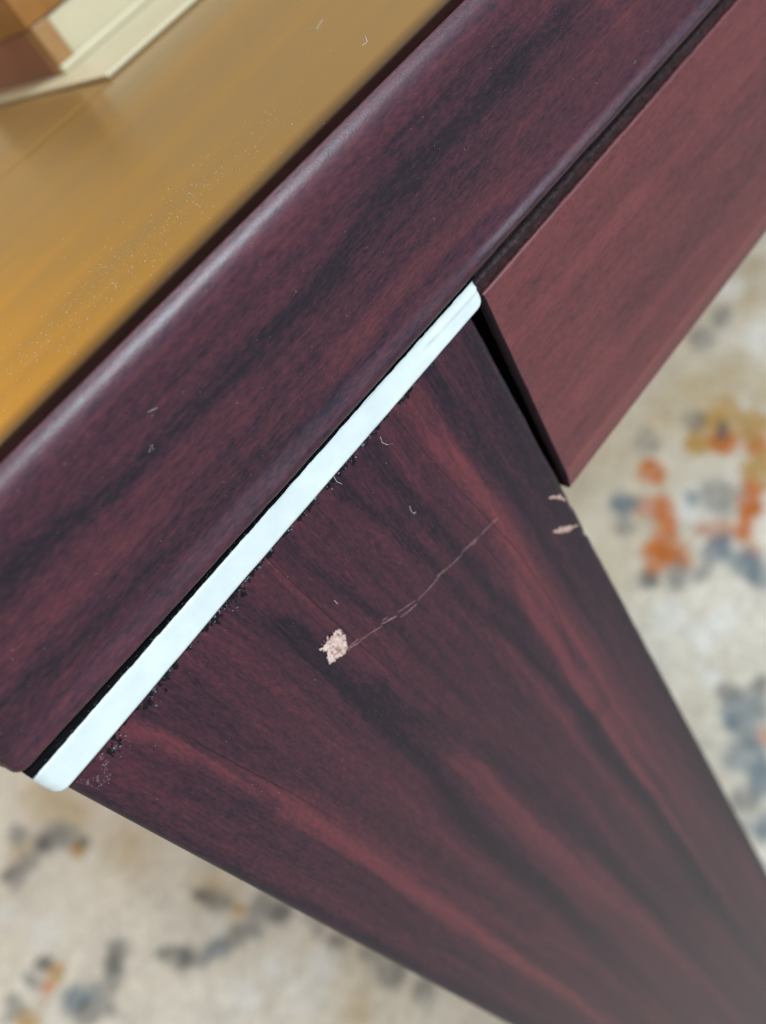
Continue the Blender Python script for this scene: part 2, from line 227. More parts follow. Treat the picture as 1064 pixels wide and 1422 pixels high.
# rug
M_rug, nt, b = mat('rug_pile')
at = N(nt, 'ShaderNodeVertexColor', layer_name='pattern')
f = noise(nt, 130, 4, .75); mx = N(nt, 'ShaderNodeMix', data_type='RGBA', blend_type='MULTIPLY')
r = ramp(nt, [(.3, (.6, .6, .6)), (.62, (1.0, 1.0, 1.0))])
nt.links.new(f, r.inputs[0]); mx.inputs[0].default_value = .9
nt.links.new(at.outputs['Color'], mx.inputs[6]); nt.links.new(r.outputs[0], mx.inputs[7])
nt.links.new(mx.outputs[2], b.inputs['Base Color'])
b.inputs['Roughness'].default_value = .95; b.inputs['Specular IOR Level'].default_value = .1

# ------------------------------------------------------------------ mesh helpers
def link(name, me, m, parent=None, smooth=True):
    o = bpy.data.objects.new(name, me); COL.objects.link(o)
    if m: me.materials.append(m)
    if smooth: me.shade_smooth()
    if parent: o.parent = parent
    return o
def grid_mesh(name, P, flip=False):
    """P: (n, m, 3) array of points"""
    n, m_, _ = P.shape
    i = np.arange(n * m_).reshape(n, m_)
    q = np.stack([i[:-1, :-1], i[1:, :-1], i[1:, 1:], i[:-1, 1:]], -1).reshape(-1, 4)
    if flip: q = q[:, ::-1]
    me = bpy.data.meshes.new(name)
    me.vertices.add(n * m_); me.vertices.foreach_set('co', P.reshape(-1).astype(np.float32))
    me.loops.add(q.size); me.loops.foreach_set('vertex_index', q.reshape(-1).astype(np.int32))
    me.polygons.add(len(q)); me.polygons.foreach_set('loop_start', np.arange(0, q.size, 4, dtype=np.int32))
    me.polygons.foreach_set('loop_total', np.full(len(q), 4, dtype=np.int32))
    me.update(calc_edges=True); me.validate()
    return me
def figure(me, vals):
    a = me.attributes.new('figure', 'FLOAT', 'POINT')
    a.data.foreach_set('value', np.asarray(vals, dtype=np.float32).reshape(-1))
def box_mesh(name, x0, x1, y0, y1, z0, z1, bev=.4, seg=3):
    import bmesh
    bm = bmesh.new()
    bmesh.ops.create_cube(bm, size=1)
    for v in bm.verts:
        v.co = Vector(((x0 + x1) / 2 + v.co.x * (x1 - x0), (y0 + y1) / 2 + v.co.y * (y1 - y0), (z0 + z1) / 2 + v.co.z * (z1 - z0))) * MM
    if bev: bmesh.ops.bevel(bm, geom=list(bm.edges), offset=bev * MM, segments=seg, profile=.6, affect='EDGES')
    me = bpy.data.meshes.new(name); bm.to_mesh(me); bm.free()
    me.set_sharp_from_angle(angle=math.radians(50)) if False else None
    return me
def profile_sweep(name, prof, xs, warp=None):
    """sweep a (y, z) profile in mm along x positions"""
    prof = np.array(prof); xs = np.array(xs)
    P = np.zeros((len(xs), len(prof), 3))
    P[..., 0] = xs[:, None]; P[..., 1] = prof[None, :, 0]; P[..., 2] = prof[None, :, 1]
    if warp: P = warp(P)
    return P
def arc(cy, cz, r, a0, a1, n=8):
    return [(cy + r * math.cos(math.radians(a0 + (a1 - a0) * k / n)), cz + r * math.sin(math.radians(a0 + (a1 - a0) * k / n))) for k in range(n + 1)]
def tag(o, label=None, cat=None, group=None, kind=None):
    if label: o['label'] = label
    if cat: o['category'] = cat
    if group: o['group'] = group
    if kind: o['kind'] = kind
    return o
def dens(a, b, step): return list(np.linspace(a, b, max(2, int(round(abs(b - a) / step)) + 1)))

# ------------------------------------------------------------------ the setting
FZ = -680.0
fl = link('floor', box_mesh('floor', -4000, 5000, -4000, 5000, FZ - 60, FZ - 9, 0), M_underlay, None, False)
tag(fl, kind='structure')

# rug: dense woven sheet with a printed pattern
RC = {'o': (.56, .165, .035), 'r': (.56, .33, .24), 'm': (.50, .30, .09), 't': (.55, .44, .27), 'g': (.25, .245, .235), 'b': (.13, .19, .24), 'd': (.11, .115, .12), 'w': (.82, .82, .79)}
gx = np.linspace(-1.3, 1.9, 641); gy = np.linspace(-.75, 1.75, 501)
X, Y = np.meshgrid(gx, gy, indexing='ij')
col = np.zeros(X.shape + (3,)) + np.array((.73, .685, .595))
n = fbm(X * 7, Y * 7, 5)
col *= (1 + .16 * n)[..., None]
col *= (1 + .22 * fbm(X * 26, Y * 26, 15) * (fbm(X * 9, Y * 9, 16) > -.2))[..., None]
n = np.clip(fbm(X * 5 + 9, Y * 5, 9) * 1.6, 0, 1)[..., None] * .5
col = col * (1 - n) + np.array(RC['t']) * n
# scattered distressed motifs beyond the part in view
seen = ((X > -.46) & (X < -.03) & (Y > .1) & (Y < 1.05)) | ((X > .1) & (X < .95) & (Y > .02) & (Y < .55))
m1 = fbm(X * 13, Y * 13, 31, 5); m2 = fbm(X * 9 + 40, Y * 9, 77, 5)
for thr, f_, c in ((.34, m1, 'g'), (.38, m2, 'b'), (.36, -m1, 'o'), (.40, -m2, 'm')):
    k = np.clip((f_ - thr) * 9, 0, 1) * np.where(seen, .0, 1); col = col * (1 - .8 * k[..., None]) + np.array(RC[c]) * .8 * k[..., None]
wx = X + .010 * fbm(X * 45, Y * 45, 61) + .004 * fbm(X * 140, Y * 140, 66); wy = Y + .010 * fbm(X * 45, Y * 45, 62) + .004 * fbm(X * 140, Y * 140, 67)
wear = fbm(X * 70, Y * 70, 63)
for sx, sy, a, b_, c, d, k in RUG_SPOTS:
    dx = wx - sx; dy = wy - sy
    q = np.hypot(a * dx + b_ * dy, c * dx + d * dy) * .72
    soft = .9 if k in 'tw' else .45
    al = np.clip((1.15 - q) / soft, 0, 1) * np.clip(.85 + .55 * wear, .1, 1)
    if k in 'tw': al *= .85
    elif k in 'gbd': al *= .85
    col = col * (1 - al[..., None]) + np.array(RC[k]) * al[..., None]
Z = FZ * MM + .0016 * fbm(X * 160, Y * 160, 21, 2) + .002 * fbm(X * 8, Y * 8, 22)
me = grid_mesh('rug', np.stack([X, Y, Z], -1))
ca = me.color_attributes.new('pattern', 'FLOAT_COLOR', 'POINT')
ca.data.foreach_set('color', np.concatenate([np.clip(col, 0, 1), np.ones(X.shape + (1,))], -1).astype(np.float32).reshape(-1))
rug = link('rug', me, M_rug)
tag(rug, 'cream rug with blurred orange, mustard and grey blue motifs on the floor under the table', 'rug')

# ------------------------------------------------------------------ the table
table = bpy.data.objects.new('table', None); COL.objects.link(table)
table.empty_display_size = .05
table.location = (0, 0, FZ * MM)
tag(table, 'dark cherry wood table with amber top, its square leg chipped below a white spacer', 'table')
def part(name, me, m, parent=table, smooth=True):
    o = link(name, me, m, None, smooth)
    o.parent = parent
    if parent is table: o.location = (0, 0, -FZ * MM)   # meshes are modelled from the top of the leg
    return o

TX1 = 1300.0; TY1 = 700.0; TOPZ = 36.0
# --- rim: the thick front edge moulding (swept profile, rounded left end)
prof = [(6, 6.6), (1.0, 6.3), (-1.2, 6.15)] + arc(-1.35, 6.85, .75, -80, -190, 6)[1:] + [(-2.0, 7.3), (-1.97, 7.6), (-1.93, 7.9), (-1.88, 8.2), (-1.83, 8.5), (-1.78, 8.9), (-1.72, 9.4), (-1.66, 9.9), (-1.6, 10.4), (-1.55, 11.0), (-1.52, 11.6)]
prof += [(-1.5, z) for z in dens(12.2, 30.3, .6)]
prof += [(-1.5 + 1.5 * ((z - 30.3) / 5.4) ** 4, z) for z in dens(30.6, 35.7, .3)] + [(.07, 35.77), (.15, 35.85), (.28, 35.93)]
prof += [(.29, 35.4)]
xs = dens(-1.2, 200, .8)[0:] + dens(203, TX1, 12)
def rim_warp(P):
    x = P[..., 0]; z = P[..., 2].copy(); y = P[..., 1]
    k = np.clip((14 - z) / 8, 0, 1)                      # the underside rises and falls a little along the run
    low = np.interp(x, [-2, 0, 20, 45, 70, 92, 130, 170, 1300], [1.5, 1.4, 1.1, .75, .35, .0, -.5, -.9, -1.0])
    P[..., 2] += k * low
    flare = np.interp(x, [-2, 0, 25, 45, 75, 92, 100, 140, 200], [-.1, 0, .3, .6, .4, .45, .75, .75, .6])
    wd = np.interp(x, [0, 60, 92, 100, 1300], [3.4, 2.8, 1.5, 1.1, 1.1])
    P[..., 1] -= flare * np.clip(1 - np.abs(z - 7.4) / wd, 0, 1)
    P[..., 1] += .05 * fbm(x / 11., z / 9., 401)
    P[..., 1] += .10 * fbm(x / 3., z * 0, 402) * np.clip((10 - z) / 3, 0, 1)
    t = np.clip(1 - (x + 1.2) / 2.6, 0, 1)               # rounded left end
    rr = 2.6 * (1 - np.sqrt(np.clip(1 - t * t, 0, 1)))
    P[..., 1] += np.where(y < 2, rr, 0)
    return P
xs = list(-1.2 + 2.6 * (1 - np.cos(np.linspace(0, math.pi / 2, 8)))) + dens(1.9, 200, .8) + dens(203, TX1, 12)
P = rim_warp(profile_sweep('rim', prof, xs))
U = P[..., 0]; V = P[..., 2] + (P[..., 1] + 1.5) * .8
fig = streak_field(U, V, RIM_STREAKS, 'u', 100)
fig = np.where(U > 210, streak_field(U, V, [], 'u', 100), fig)
me = grid_mesh('rim', P * MM, flip=True); figure(me, fig)
rim = part('rim', me, M_rim)
part('edge_dark_strip', grid_mesh('edge_dark_strip', profile_sweep('l', [(.29, 35.2), (.29, 35.95), (.6, 35.99), (1.2, 36), (2.4, 36), (3.4, 35.98), (3.45, 35.5)], [.2, .6, 1.2] + dens(2, TX1, 4)) * MM, flip=True), M_edgestrip)  # added dark strip, standing in for the dark reflection behind the highlight
# left end cap of the rim, a slightly rounded end
prof_e = np.array([(p[0], p[1]) for p in prof])
ye = P[0, :, 1]; ze = P[0, :, 2]
E = np.zeros((5, len(prof), 3))
cy, cz = 5.5, 22.
for k, f_ in enumerate((0, .06, .15, .5, 1)):
    E[k, :, 0] = P[0, :, 0] - (.35 * min(1, f_ * 8) ** .5)
    E[k, :, 1] = ye + (cy - ye) * f_; E[k, :, 2] = ze + (cz - ze) * f_
me = grid_mesh('rim_end', E * MM, flip=False); figure(me, np.full(E.shape[:2], -.4))
part('rim_end', me, M_rim)
# side edge band going back along the left side of the table
me = box_mesh('side_edge', -1.3, 12, 5.6, TY1, 6.4, TOPZ - .05, 1.2); figure(me, np.zeros(len(me.vertices)))
part('side_rim', me, M_rim)

# --- amber top in two boards with a fine joint between them
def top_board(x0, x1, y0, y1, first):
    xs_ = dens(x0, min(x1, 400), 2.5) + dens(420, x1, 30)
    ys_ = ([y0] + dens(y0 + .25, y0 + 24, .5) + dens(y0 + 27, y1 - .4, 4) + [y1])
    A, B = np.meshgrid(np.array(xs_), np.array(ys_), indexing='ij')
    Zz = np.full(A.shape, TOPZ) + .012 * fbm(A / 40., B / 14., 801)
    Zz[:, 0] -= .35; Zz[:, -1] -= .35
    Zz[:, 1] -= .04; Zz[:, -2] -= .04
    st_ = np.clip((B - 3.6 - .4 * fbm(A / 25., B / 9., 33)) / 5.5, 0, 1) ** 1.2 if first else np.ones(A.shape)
    f_ = .45 + .45 * np.clip((A - 5) / 85., 0, 1) + .08 * fbm(A / 60., B / 6., 35)  # gradient along x paints the change of the reflection into the colour
    me = grid_mesh('top_board', np.stack([A, B, Zz], -1) * MM); figure(me, f_); at_ = me.attributes.new('rim_fade', 'FLOAT', 'POINT'); at_.data.foreach_set('value', st_.astype(np.float32).reshape(-1))
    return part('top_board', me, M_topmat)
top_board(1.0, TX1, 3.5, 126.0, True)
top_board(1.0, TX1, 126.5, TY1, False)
# core that carries the boards and closes the underside
part('core', box_mesh('core', 1.5, TX1 - 2, 5.5, TY1 - 2, 6.9, TOPZ - 1.2, .3), M_edge)

# --- spacer: white plastic plate between leg and rim
SB = 1.5; 
def spacer_mesh():
    ny, L0, L1 = 14, -1.1, 93.2
    ring = []
    y0, y1, z0, z1, r_ = -.45, 60., .0, 5.1, .6
    ring += [(y1, z0)] + [(y0 + r_ + 3, z0)] + [(y0 + r_ + r_ * math.cos(math.radians(a)), z0 + r_ + r_ * math.sin(math.radians(a))) for a in range(270, 175, -15)]
    ring += [(y0, z) for z in dens(z0 + r_ + .3, z1 - r_ - .3, .35)]
    ring += [(y0 + r_ + r_ * math.cos(math.radians(a)), z1 - r_ + r_ * math.sin(math.radians(a))) for a in range(180, 85, -15)]
    ring += [(y0 + r_ + 3, z1), (y1, z1)]
    xs_ = list(L0 + 2.0 * (1 - np.cos(np.linspace(.05, math.pi / 2, 9)))) + dens(1.2, 90.6, .5) + list(L1 - 2.2 * (1 - np.cos(np.linspace(math.pi / 2, .05, 9))))
    Pp = profile_sweep('s', ring, xs_)
    x = Pp[..., 0]; y = Pp[..., 1]; z = Pp[..., 2]
    e = np.maximum(np.clip(1 - (x - L0) / 2.0, 0, 1), np.clip(1 - (L1 - x) / 2.2, 0, 1))
    sh = 1 - np.sqrt(np.clip(1 - e * e, 0, 1))
    Pp[..., 1] -= np.interp(x, [0, 12, 32], [.6, .5, 0]) * (y < 10); Pp[..., 2] += np.interp(x, [0, 12, 32], [.35, .3, 0]) * (z > 3)
    z = Pp[..., 2].copy(); y = Pp[..., 1].copy()
    zc = 2.6
    Pp[..., 2] = zc + (z - zc) * (1 - .55 * sh)
    Pp[..., 1] = y + np.where(y < 10, 1.6 * sh, 0)
    Pp[..., 2] += .10 * fbm(x / 9., z * .2, 55) * np.where(z > 2.5, 1.3, .7)
    Pp[..., 1] += .05 * fbm(x / 4., z / 2., 56) * (y < 3)
    # a shallow ridge left by the mould near the inner end
    rg = np.exp(-((z - (3.3 - (x - 84) * .03)) / .28) ** 2) * np.clip((x - 78) / 5, 0, 1) * (y < 2)
    Pp[..., 1] -= .22 * rg
    dp = np.exp(-((x - 80.5) / 1.1) ** 2 - ((z - 2.5) / .5) ** 2) * (y < 2); Pp[..., 1] += .18 * dp
    return Pp
P = spacer_mesh()
sp = part('spacer', grid_mesh('spacer', P * MM, flip=True), M_white)
sp['label'] = 'bright white plastic spacer under the rim'
# end caps
for nm, row, fl_ in (('spacer_end', P[0], False), ('spacer_end', P[-1], True)):
    c = row.mean(0); 
    E = np.stack([row, row + (np.array([row[0, 0], 20., 2.6]) - row) * np.array([0, .02, .35]), row * np.array([1, 0, 0]) + np.array([0, 20., 2.6])])
    o = link(nm, grid_mesh(nm, E * MM, flip=fl_), M_white); o.parent = sp

# black strip painted in for the shaded gap above the spacer
xs_ = dens(-.4, 93.0, .4)
prof = [(8, 4.9), (.4, 4.9), (-.25, 5.0), (-.55, 5.2), (-.6, 5.6), (-.5, 6.1), (-.2, 6.6), (.5, 7.6), (4, 7.8)]
P = profile_sweep('g', prof, xs_)
x = P[..., 0]; z = P[..., 2]
P[..., 1] += .14 * fbm(x / 1.1, z * 1.3, 71) + .06 * fbm(x / .35, z * 3, 72)
P[..., 1] -= np.interp(x, [0, 12, 32], [.6, .5, 0]) * (P[..., 1] < 1)
P[..., 2] += .10 * fbm(x / .8, z, 73) + np.interp(x, [0, 12, 32, 60, 93], [.35, .3, 0, -.1, -.4])
part('gap_shade_strip', grid_mesh('gap_shade', P * MM, flip=True), M_black)

# --- legs
def leg_mesh(front):
    """front face first (fine grid) then the rounded arrises and the other faces"""
    W = 90.0; r_ = 1.6
    zs = -np.array(dens(0, 160, .7) + dens(162, 680 - 9, 3)) if front else -np.array(dens(0, 671, 40))
    st = .6 if front else 15
    ring = []
    def corner(cx, cy, a0):
        for k in range(1, 8):
            a = math.radians(a0 - 90 * k / 8); ring.append((cx + r_ * math.cos(a), cy + r_ * math.sin(a)))
    # go round clockwise seen from above, starting on the front face left side -> right
    for xx in dens(r_, W - r_, st): ring.append((xx, 0))
    for k in range(1, 8): a = math.radians(-90 + 90 * k / 8); ring.append((W - r_ + r_ * math.cos(a), r_ + r_ * math.sin(a)))
    for yy in dens(r_, W - r_, 4 if front else 20): ring.append((W, yy))
    for k in range(1, 4): a = math.radians(90 * k / 4); ring.append((W - r_ + r_ * math.cos(a), W - r_ + r_ * math.sin(a)))
    for xx in dens(W - r_, r_, 8): ring.append((xx, W))
    for k in range(1, 4): a = math.radians(90 + 90 * k / 4); ring.append((r_ + r_ * math.cos(a), W - r_ + r_ * math.sin(a)))
    for yy in dens(W - r_, r_, 4 if front else 20): ring.append((0, yy))
    for k in range(1, 8): a = math.radians(180 + 90 * k / 8); ring.append((r_ + r_ * math.cos(a), r_ + r_ * math.sin(a)))
    ring.append(ring[0])
    ring = np.array(ring)
    A = np.zeros((len(zs), len(ring), 3))
    A[..., 0] = ring[None, :, 0]; A[..., 1] = ring[None, :, 1]; A[..., 2] = zs[:, None]
    if front:
        x, y, z = A[..., 0].copy(), A[..., 1].copy(), A[..., 2]
        A[..., 1] += np.where(y < 1, .05 * fbm(x / 12., z / 30., 301) + .02 * fbm(x / 3., z / 14., 302), 0)
        A[..., 0] += np.where(x > 89, .12 * fbm(z / 3.5, z * 0, 303) + .05 * fbm(z / .9, z * 0, 304), 0)
        # small dents on the right arris beside the two nicks
        for zz, dd in ((-58.6, .55), (-49, .25)):
            A[..., 0] -= np.where(x > 89, dd * np.exp(-((z - zz) / 1.0) ** 2), 0)
        A[..., 1] += .25 * np.exp(-(z / .5) ** 2) * (y < 1)
    return A
A = leg_mesh(True)
U = A[..., 0] + A[..., 1] * .9; V = A[..., 2]
fig = streak_field(U, V, LEG_STREAKS, 'v', 200)
me = grid_mesh('leg', A * MM, flip=True); figure(me, fig)
leg = part('leg', me, M_leg)
leg['label'] = 'scratched leg with a raw chip'
part_top = box_mesh('leg_core', .8, 89.2, .8, 89.2, -8, -.05, 0)
o = link('leg_core', part_top, M_edge); o.parent = leg
B = leg_mesh(False)
fb = streak_field(B[..., 0] + B[..., 1], B[..., 2], [], 'v', 230)
meb = grid_mesh('leg_back', B * MM, flip=True); figure(meb, fb)
for dx, dy in ((0, TY1 - 92), (TX1 - 92, TY1 - 92), (TX1 - 92, 0)):
    o = part('leg', meb, M_leg); 
    if not (dx == 0): pass
    o.location = (dx * MM, dy * MM, -FZ * MM)
    if len(meb.materials) > 1: meb.materials.pop()

def ribbon(pts, w_, yoff, jitter=0, n=10, seed=0, taper=True):
    """thin sliver lying on the leg's front face"""
    r = random.Random(seed)
    pts = [Vector((p[0], p[1])) for p in pts]
    # resample
    seg = [(b_ - a_).length for a_, b_ in zip(pts[:-1], pts[1:])]; T = sum(seg)
    L = []; R = []
    for k in range(n + 1):
        t = T * k / n; i = 0
        while i < len(seg) - 1 and t > seg[i]: t -= seg[i]; i += 1
        p = pts[i].lerp(pts[i + 1], min(1, t / max(seg[i], 1e-6)))
        d = (pts[i + 1] - pts[i]).normalized(); nn = Vector((-d.y, d.x))
        ww = w_ * .5 * ((math.sin(math.pi * min(max(k / n, .06), .94)) ** .5) if taper else 1) * (1 + jitter * (r.random() - .5))
        p = p + nn * (jitter * w_ * .3 * (r.random() - .5))
        L.append(p + nn * ww); R.append(p - nn * ww)
    vs = []; 
    for a_, b_ in zip(L, R):
        m_ = (a_ + b_) / 2
        vs += [(a_.x * MM, (yoff + .03) * MM, a_.y * MM), (m_.x * MM, (yoff - .035) * MM, m_.y * MM), (b_.x * MM, (yoff + .03) * MM, b_.y * MM)]
    fs = []
    for k in range(n):
        for j in (0, 1): a_ = k * 3 + j; fs.append((a_, a_ + 1, a_ + 4, a_ + 3))
    me = bpy.data.meshes.new('sliver'); me.from_pydata(vs, [], fs); me.update()
    return me
def onleg(name, me, m, parent=leg):
    o = link(name, me, m); o.parent = parent; return o
for k, s_ in enumerate(SEAMS):
    onleg('veneer_joint', ribbon(s_, .13, -.055, .5, 24, k), M_seam)
for k, (s_, w_) in enumerate(SCRATCHES):
    onleg('scratch', ribbon(s_, w_, -.075, 1.0, 12, 40 + k), M_scratch)
for k, (s_, w_) in enumerate(NICKS):
    o = onleg('nick', ribbon([(min(p[0], 88.6), p[1]) for p in s_], w_ * 2.4, -.08, 1.1, 16, 80 + k), M_raw)

# raw chip: jagged crater of pale wood with splinters
def inside(x, y, poly):
    c = False; j = len(poly) - 1
    for i in range(len(poly)):
        xi, yi = poly[i]; xj, yj = poly[j]
        if (yi > y) != (yj > y) and x < (xj - xi) * (y - yi) / (yj - yi) + xi: c = not c
        j = i
    return c
def chip_mesh():
    cx0 = min(p[0] for p in CHIP) - .3; cx1 = max(p[0] for p in CHIP) + .3
    cz0 = min(p[1] for p in CHIP) - .3; cz1 = max(p[1] for p in CHIP) + .3
    st = .07
    nx = int((cx1 - cx0) / st); nz = int((cz1 - cz0) / st)
    X_, Z_ = np.meshgrid(cx0 + st * np.arange(nx), cz0 + st * np.arange(nz), indexing='ij')
    jx = X_ + .42 * fbm(X_ * 2.6, Z_ * 1.6, 501); jz = Z_ + .42 * fbm(X_ * 3.4, Z_ * 1.8, 502)
    Yy = -.26 + .20 * fbm(X_ * 2.2, Z_ * 1.1, 503) + .05 * fbm(X_ * 7, Z_ * 5, 504)
    for px, pz in CHIP_PITS: Yy += .30 * np.exp(-((X_ - px) ** 2 + (Z_ - pz) ** 2) / .05)
    keep = np.zeros(X_.shape, bool)
    for i in range(nx):
        for j in range(nz): keep[i, j] = inside(jx[i, j], jz[i, j], CHIP)
    vs = np.stack([X_, Yy, Z_], -1).reshape(-1, 3) * MM
    fs = []
    for i in range(nx - 1):
        for j in range(nz - 1):
            if keep[i, j] and keep[i + 1, j] and keep[i, j + 1] and keep[i + 1, j + 1]:
                a_ = i * nz + j; fs.append((a_, a_ + nz, a_ + nz + 1, a_ + 1))
    me = bpy.data.meshes.new('chip'); me.from_pydata(vs.tolist(), [], fs); me.update(); return me
M_chip, nt, b = mat('chipped_wood')
f = noise(nt, 1500, 3, .6, (1, 1, .6)); r = ramp(nt, [(.30, (.10, .06, .05)), (.38, (.32, .19, .155)), (.50, (.56, .40, .34)), (.7, (.70, .56, .49))])
nt.links.new(f, r.inputs[0]); nt.links.new(r.outputs[0], b.inputs['Base Color']); b.inputs['Roughness'].default_value = .85
onleg('chip', chip_mesh(), M_chip)

for k in range(26):
    a_ = random.random() * 6.283; i_ = random.randrange(len(CHIP)); px, pz = CHIP[i_]
    L_ = random.uniform(.25, .8); dz_ = random.choice((-1, 1))
    me = ribbon([(px, pz), (px + random.uniform(-.15, .15), pz + dz_ * L_)], random.uniform(.05, .12), -.20, .4, 5, 200 + k)
    if k == 0: allv = []; allf = []
    o_ = len(allv); allv += [tuple(v.co) for v in me.vertices]; allf += [tuple(o_ + j for j in p.vertices) for p in me.polygons]
me = bpy.data.meshes.new('splinters'); me.from_pydata(allv, [], allf); me.update()
o = onleg('splinters', me, M_scratch); o['kind'] = 'stuff'

def shards(spots, per, size, dark_y, seed, flat=.5, spread=1.0, xz=True, off=0.0, length=1.0):
    """many small jagged flakes joined into one mesh; spots (x, z, radius) in mm"""
    r = random.Random(seed); vs = []; fs = []
    for x, z, rad in spots:
        for _ in range(int(per * (rad ** 1.2) + 3)):
            a = r.random() * 6.28; q = rad * spread * r.random() ** .8
            px = x + q * math.cos(a); pz = z + q * math.sin(a)
            if r.random() < .3: pz -= abs(r.gauss(0, .35))
            if pz > -.1: pz = -.1 - abs(pz) * .3
            s_ = size * (.4 + r.random() ** 2 * 1.6)
            th = r.random() * 6.28
            k0 = len(vs); m_ = r.choice((3, 4, 5))
            for j in range(m_):
                an = th + 6.28 * j / m_ + r.uniform(-.4, .4); rr = s_ * r.uniform(.5, 1.1)
                vs.append(((px + rr * math.cos(an)) * MM, (dark_y + r.uniform(.0, .05)) * MM, (pz + rr * length * math.sin(an)) * MM))
            vs.append((px * MM, (dark_y - r.uniform(0, flat) * s_) * MM, pz * MM))
            for j in range(m_): fs.append((k0 + j, k0 + (j + 1) % m_, k0 + m_))
    me = bpy.data.meshes.new('flakes'); me.from_pydata(vs, [], fs); me.update(); return me
run = [(x_, -.1, .28) for x_ in np.arange(8, 80, .9) if random.random() < .6]
o = link('torn_edge', shards(TEARS + run, 7, .27, -.13, 5, .25, spread=.8, length=1.4), M_tear, None, False); o.parent = leg; o['kind'] = 'stuff'
o = link('torn_flakes', shards([(a_ + .3, b_ - .2, c_) for a_, b_, c_ in TEARS] + run[::3], 3, .13, -.16, 15, .9, spread=1.1, length=1.3), M_flake, None, False); o.parent = leg; o['kind'] = 'stuff'
o = link('scuff', shards(SCUFFS, 26, .09, -.12, 6, .3), M_scuff, None, False); o.parent = leg; o['kind'] = 'stuff'

worn = [(88.2 + .7 * random.random(), -6 - 44 * random.random() ** .8, .4) for _ in range(70)]
o = link('worn_arris', shards(worn, 2, .05, -.03, 9, .4), M_wear, None, False); o.parent = leg; o['kind'] = 'stuff'

# --- apron with a bevelled lower edge; its left end stands a little away from the leg
AX0 = 93.4
prof = [(3.2, .9), (.6, 1.05)] + arc(.45, .6, .45, 95, 180, 4) + [(0, z) for z in dens(0, -41.5, .7)] + [(.05, -42.2), (.35, -43.6), (.75, -45.2)] + arc(2.0, -45.4, 1.25, 180, 270, 6) + [(18, -46.7)]
xs_ = dens(AX0, 260, .9) + dens(265, TX1 - 95, 15)
P = profile_sweep('a', prof, xs_)
x, y, z = P[..., 0].copy(), P[..., 1].copy(), P[..., 2]
P[..., 0] -= np.clip(1 - (x - AX0) / 20, 0, 1) * (-z) * .035
P[..., 0] += (x == AX0) * (.12 * fbm(z / 5., z * 0, 333))
P[..., 2] += .10 * fbm(x / 6., x * 0, 334) * (z > 0)
U = P[..., 0]; V = P[..., 2] - P[..., 1]
fig = .6 * streak_field(U, V, APRON_STREAKS, 'u', 300) + .1
fig = fig + .9 * np.exp(-((V + 41.3) / .35) ** 2) * (.6 + .6 * fbm(U / 9., U * 0, 5)) + .35 * (V < -41.3)  # highlight line and brighter bevel below it are painted into the colour
me = grid_mesh('apron', P * MM); figure(me, fig)
apron = part('apron', me, M_apron)
apron['label'] = 'lighter red apron board'
row = P[0]
E = np.stack([row, row + np.array([-.12, .12, 0]) + 0 * row, np.stack([row[:, 0] + .1, np.full(len(row), 2.6), row[:, 2]], -1)])
E[1, :, 2] = np.clip(row[:, 2], -46.5, .9); E[1, :, 1] = np.maximum(E[1, :, 1], .2); E[2, :, 1] = np.maximum(2.6, row[:, 1] * .2 + 2.4)
me = grid_mesh('apron_end', E * MM, flip=True); figure(me, np.full(E.shape[:2], .1)); o = link('apron_end', me, M_aend); o.parent = apron
me = box_mesh('apron_core', 94.6, TX1 - 96, 2.5, 18, -46.2, .4, .3); o = link('apron_core', me, M_black); o.parent = apron  # core coloured black to paint the shade in the gap beside the leg

# rough rail in the slot between apron and rim
xs_ = dens(92.6, 240, .5) + dens(244, TX1 - 95, 12)
prof = [(3, .6), (.9, .7), (.55, 1.0), (.45, 1.6)] + [(.45, z) for z in dens(2.0, 4.8, .4)] + [(.5, 5.4), (.8, 6.0), (3, 6.6)]
P = profile_sweep('r', prof, xs_)
x, z = P[..., 0], P[..., 2]
P[..., 1] += .30 * fbm(x / 1.4, z / .9, 701) + .22 * fbm(x / .45, z / .5, 702) + 1.1 * np.exp(-((z - 3.6 - .3 * fbm(x / 5., z * 0, 703)) / .35) ** 2)
part('rail', grid_mesh('rail', P * MM, flip=True), M_rail)

# ------------------------------------------------------------------ solid box shape on the table
kb = bpy.data.objects.new('cream_box', None); COL.objects.link(kb)
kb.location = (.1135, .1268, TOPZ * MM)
tag(kb, 'cream box shape with red side on a flat cream base, set on the amber tabletop', 'box')
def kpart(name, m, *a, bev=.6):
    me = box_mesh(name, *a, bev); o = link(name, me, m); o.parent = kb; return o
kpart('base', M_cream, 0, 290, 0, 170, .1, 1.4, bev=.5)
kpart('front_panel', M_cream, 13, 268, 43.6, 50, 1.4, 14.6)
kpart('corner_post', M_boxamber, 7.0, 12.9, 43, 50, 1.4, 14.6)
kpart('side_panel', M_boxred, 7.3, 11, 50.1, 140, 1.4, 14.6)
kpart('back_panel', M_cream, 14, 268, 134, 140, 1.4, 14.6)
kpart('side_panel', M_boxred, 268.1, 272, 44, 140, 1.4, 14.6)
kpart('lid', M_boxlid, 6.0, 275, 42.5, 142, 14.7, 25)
kpart('bead', M_cream, 6.6, 274, 41, 43.4, 1.4, 3.6, bev=.6)

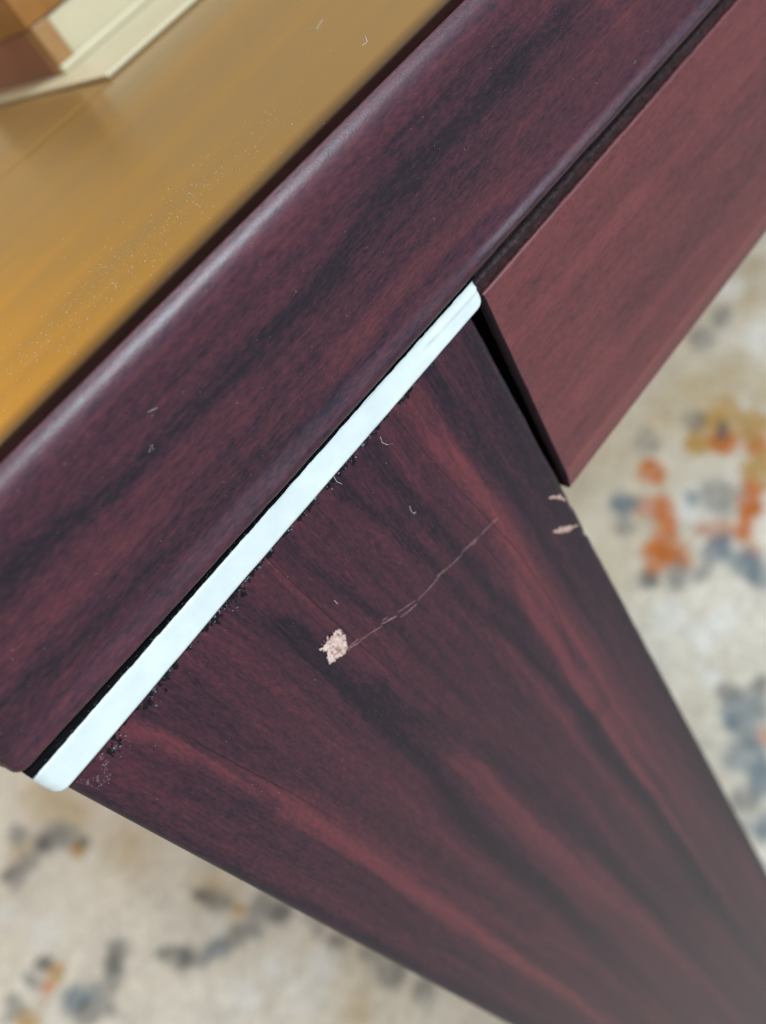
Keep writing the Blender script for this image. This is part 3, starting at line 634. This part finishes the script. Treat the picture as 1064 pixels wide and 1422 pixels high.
# ------------------------------------------------------------------ lint and dust
def fibre(pts3, rad):
    import bmesh
    vs = []; fs = []; P3 = [Vector(p) for p in pts3]
    for i, p in enumerate(P3):
        d = (P3[min(i + 1, len(P3) - 1)] - P3[max(i - 1, 0)]).normalized()
        a = d.orthogonal().normalized(); b_ = d.cross(a)
        for k in range(5):
            t = 6.283 * k / 5; vs.append((p + (a * math.cos(t) + b_ * math.sin(t)) * rad) * MM)
    for i in range(len(P3) - 1):
        for k in range(5): fs.append((i * 5 + k, i * 5 + (k + 1) % 5, i * 5 + 5 + (k + 1) % 5, i * 5 + 5 + k))
    me = bpy.data.meshes.new('fibre'); me.from_pydata(vs, [], fs); me.update(); return me
G = 'lint fibres stuck to the table'
LL = ['bent pale fibre just below the white spacer on the leg', 'tiny curled pale fibre between the white spacer and the scratch', 'short pale hair touching the torn edge under the white spacer', 'short dash of lint above and left of the raw chip']
for s_, l_ in zip(LEG_LINT, LL):
    tag(link('lint_fibre', fibre([(p[0], -.2 - .1 * (i % 2), p[1]) for i, p in enumerate(s_)], .035), M_dust), l_, 'lint', G)
LL = ['forked speck of lint low on the dark rim, left of centre', 'pale hair on the rim near its upper bright edge at the left', 'short pale fibre high on the right of the dark rim']
for s_, l_ in zip(RIM_LINT, LL):
    tag(link('lint_fibre', fibre([(p[0], -1.6, p[1]) for i, p in enumerate(s_)], .02), M_dust), l_, 'lint', G)
LL = ['bent bright fibre on the amber top close to the rim', 'faint curled fibre on the amber top near the cream box']
for s_, l_ in zip(TOP_LINT, LL):
    tag(link('lint_fibre', fibre([(p[0], p[1], TOPZ + .09) for i, p in enumerate(s_)], .04), M_dust), l_, 'lint', G)

def dust():
    r = random.Random(3); vs = []; fs = []
    def speck(p, s_):
        k = len(vs)
        for dx, dy, dz in ((1, 0, 0), (-1, 0, 0), (0, 1, 0), (0, -1, 0), (0, 0, 1), (0, 0, -1)):
            vs.append(((p[0] + dx * s_ * r.uniform(.4, 1)) * MM, (p[1] + dy * s_ * r.uniform(.4, 1)) * MM, (p[2] + dz * s_ * r.uniform(.4, 1)) * MM))
        for a in (0, 1):
            for b_ in (2, 3):
                for c in (4, 5): fs.append((k + a, k + b_, k + c))
    for p in TOP_DUST: speck((p[0], p[1], TOPZ + .03), .08)
    for _ in range(800):
        t = r.gauss(0, 1); q = r.gauss(0, 1)
        x = 58 + 17 * t; y = 19 + 6 * q + .05 * (x - 58)
        if y > 6.5: speck((x, y, TOPZ + .02), r.choice((.03, .04, .05, .08)))
    for _ in range(200):
        speck((r.uniform(5, 240), 7 + 90 * r.random() ** 2, TOPZ + .02), r.choice((.03, .04, .05, .07)))
    for _ in range(330): speck((r.uniform(2, 88), -.08, -r.random() ** 1.4 * 120 - .5), r.choice((.025, .03, .04, .06)))
    for _ in range(120): speck((r.uniform(66, 90), -.08, -r.random() * 60), r.choice((.015, .02, .03)))
    for _ in range(260): speck((r.uniform(0, 150), -1.55, r.uniform(11, 34)), r.choice((.025, .03, .04, .06)))
    for _ in range(420):
        x = r.uniform(0, 93); k = np.interp(x, [0, 12, 32], [.6, .5, 0]); speck((x, -.62 - k + r.uniform(-.05, .1), 5.25 + .6 * k + r.uniform(-.25, .5) ), r.choice((.03, .035, .05)))
    for _ in range(70): speck((r.uniform(93, 180), .2, r.uniform(.9, 4)), r.choice((.03, .04)))
    me = bpy.data.meshes.new('dust'); me.from_pydata(vs, [], fs); me.update(); return me
tag(link('dust', dust(), M_dust, None, False), 'fine pale dust specks scattered over the amber top, rim and leg', 'dust', None, 'stuff')
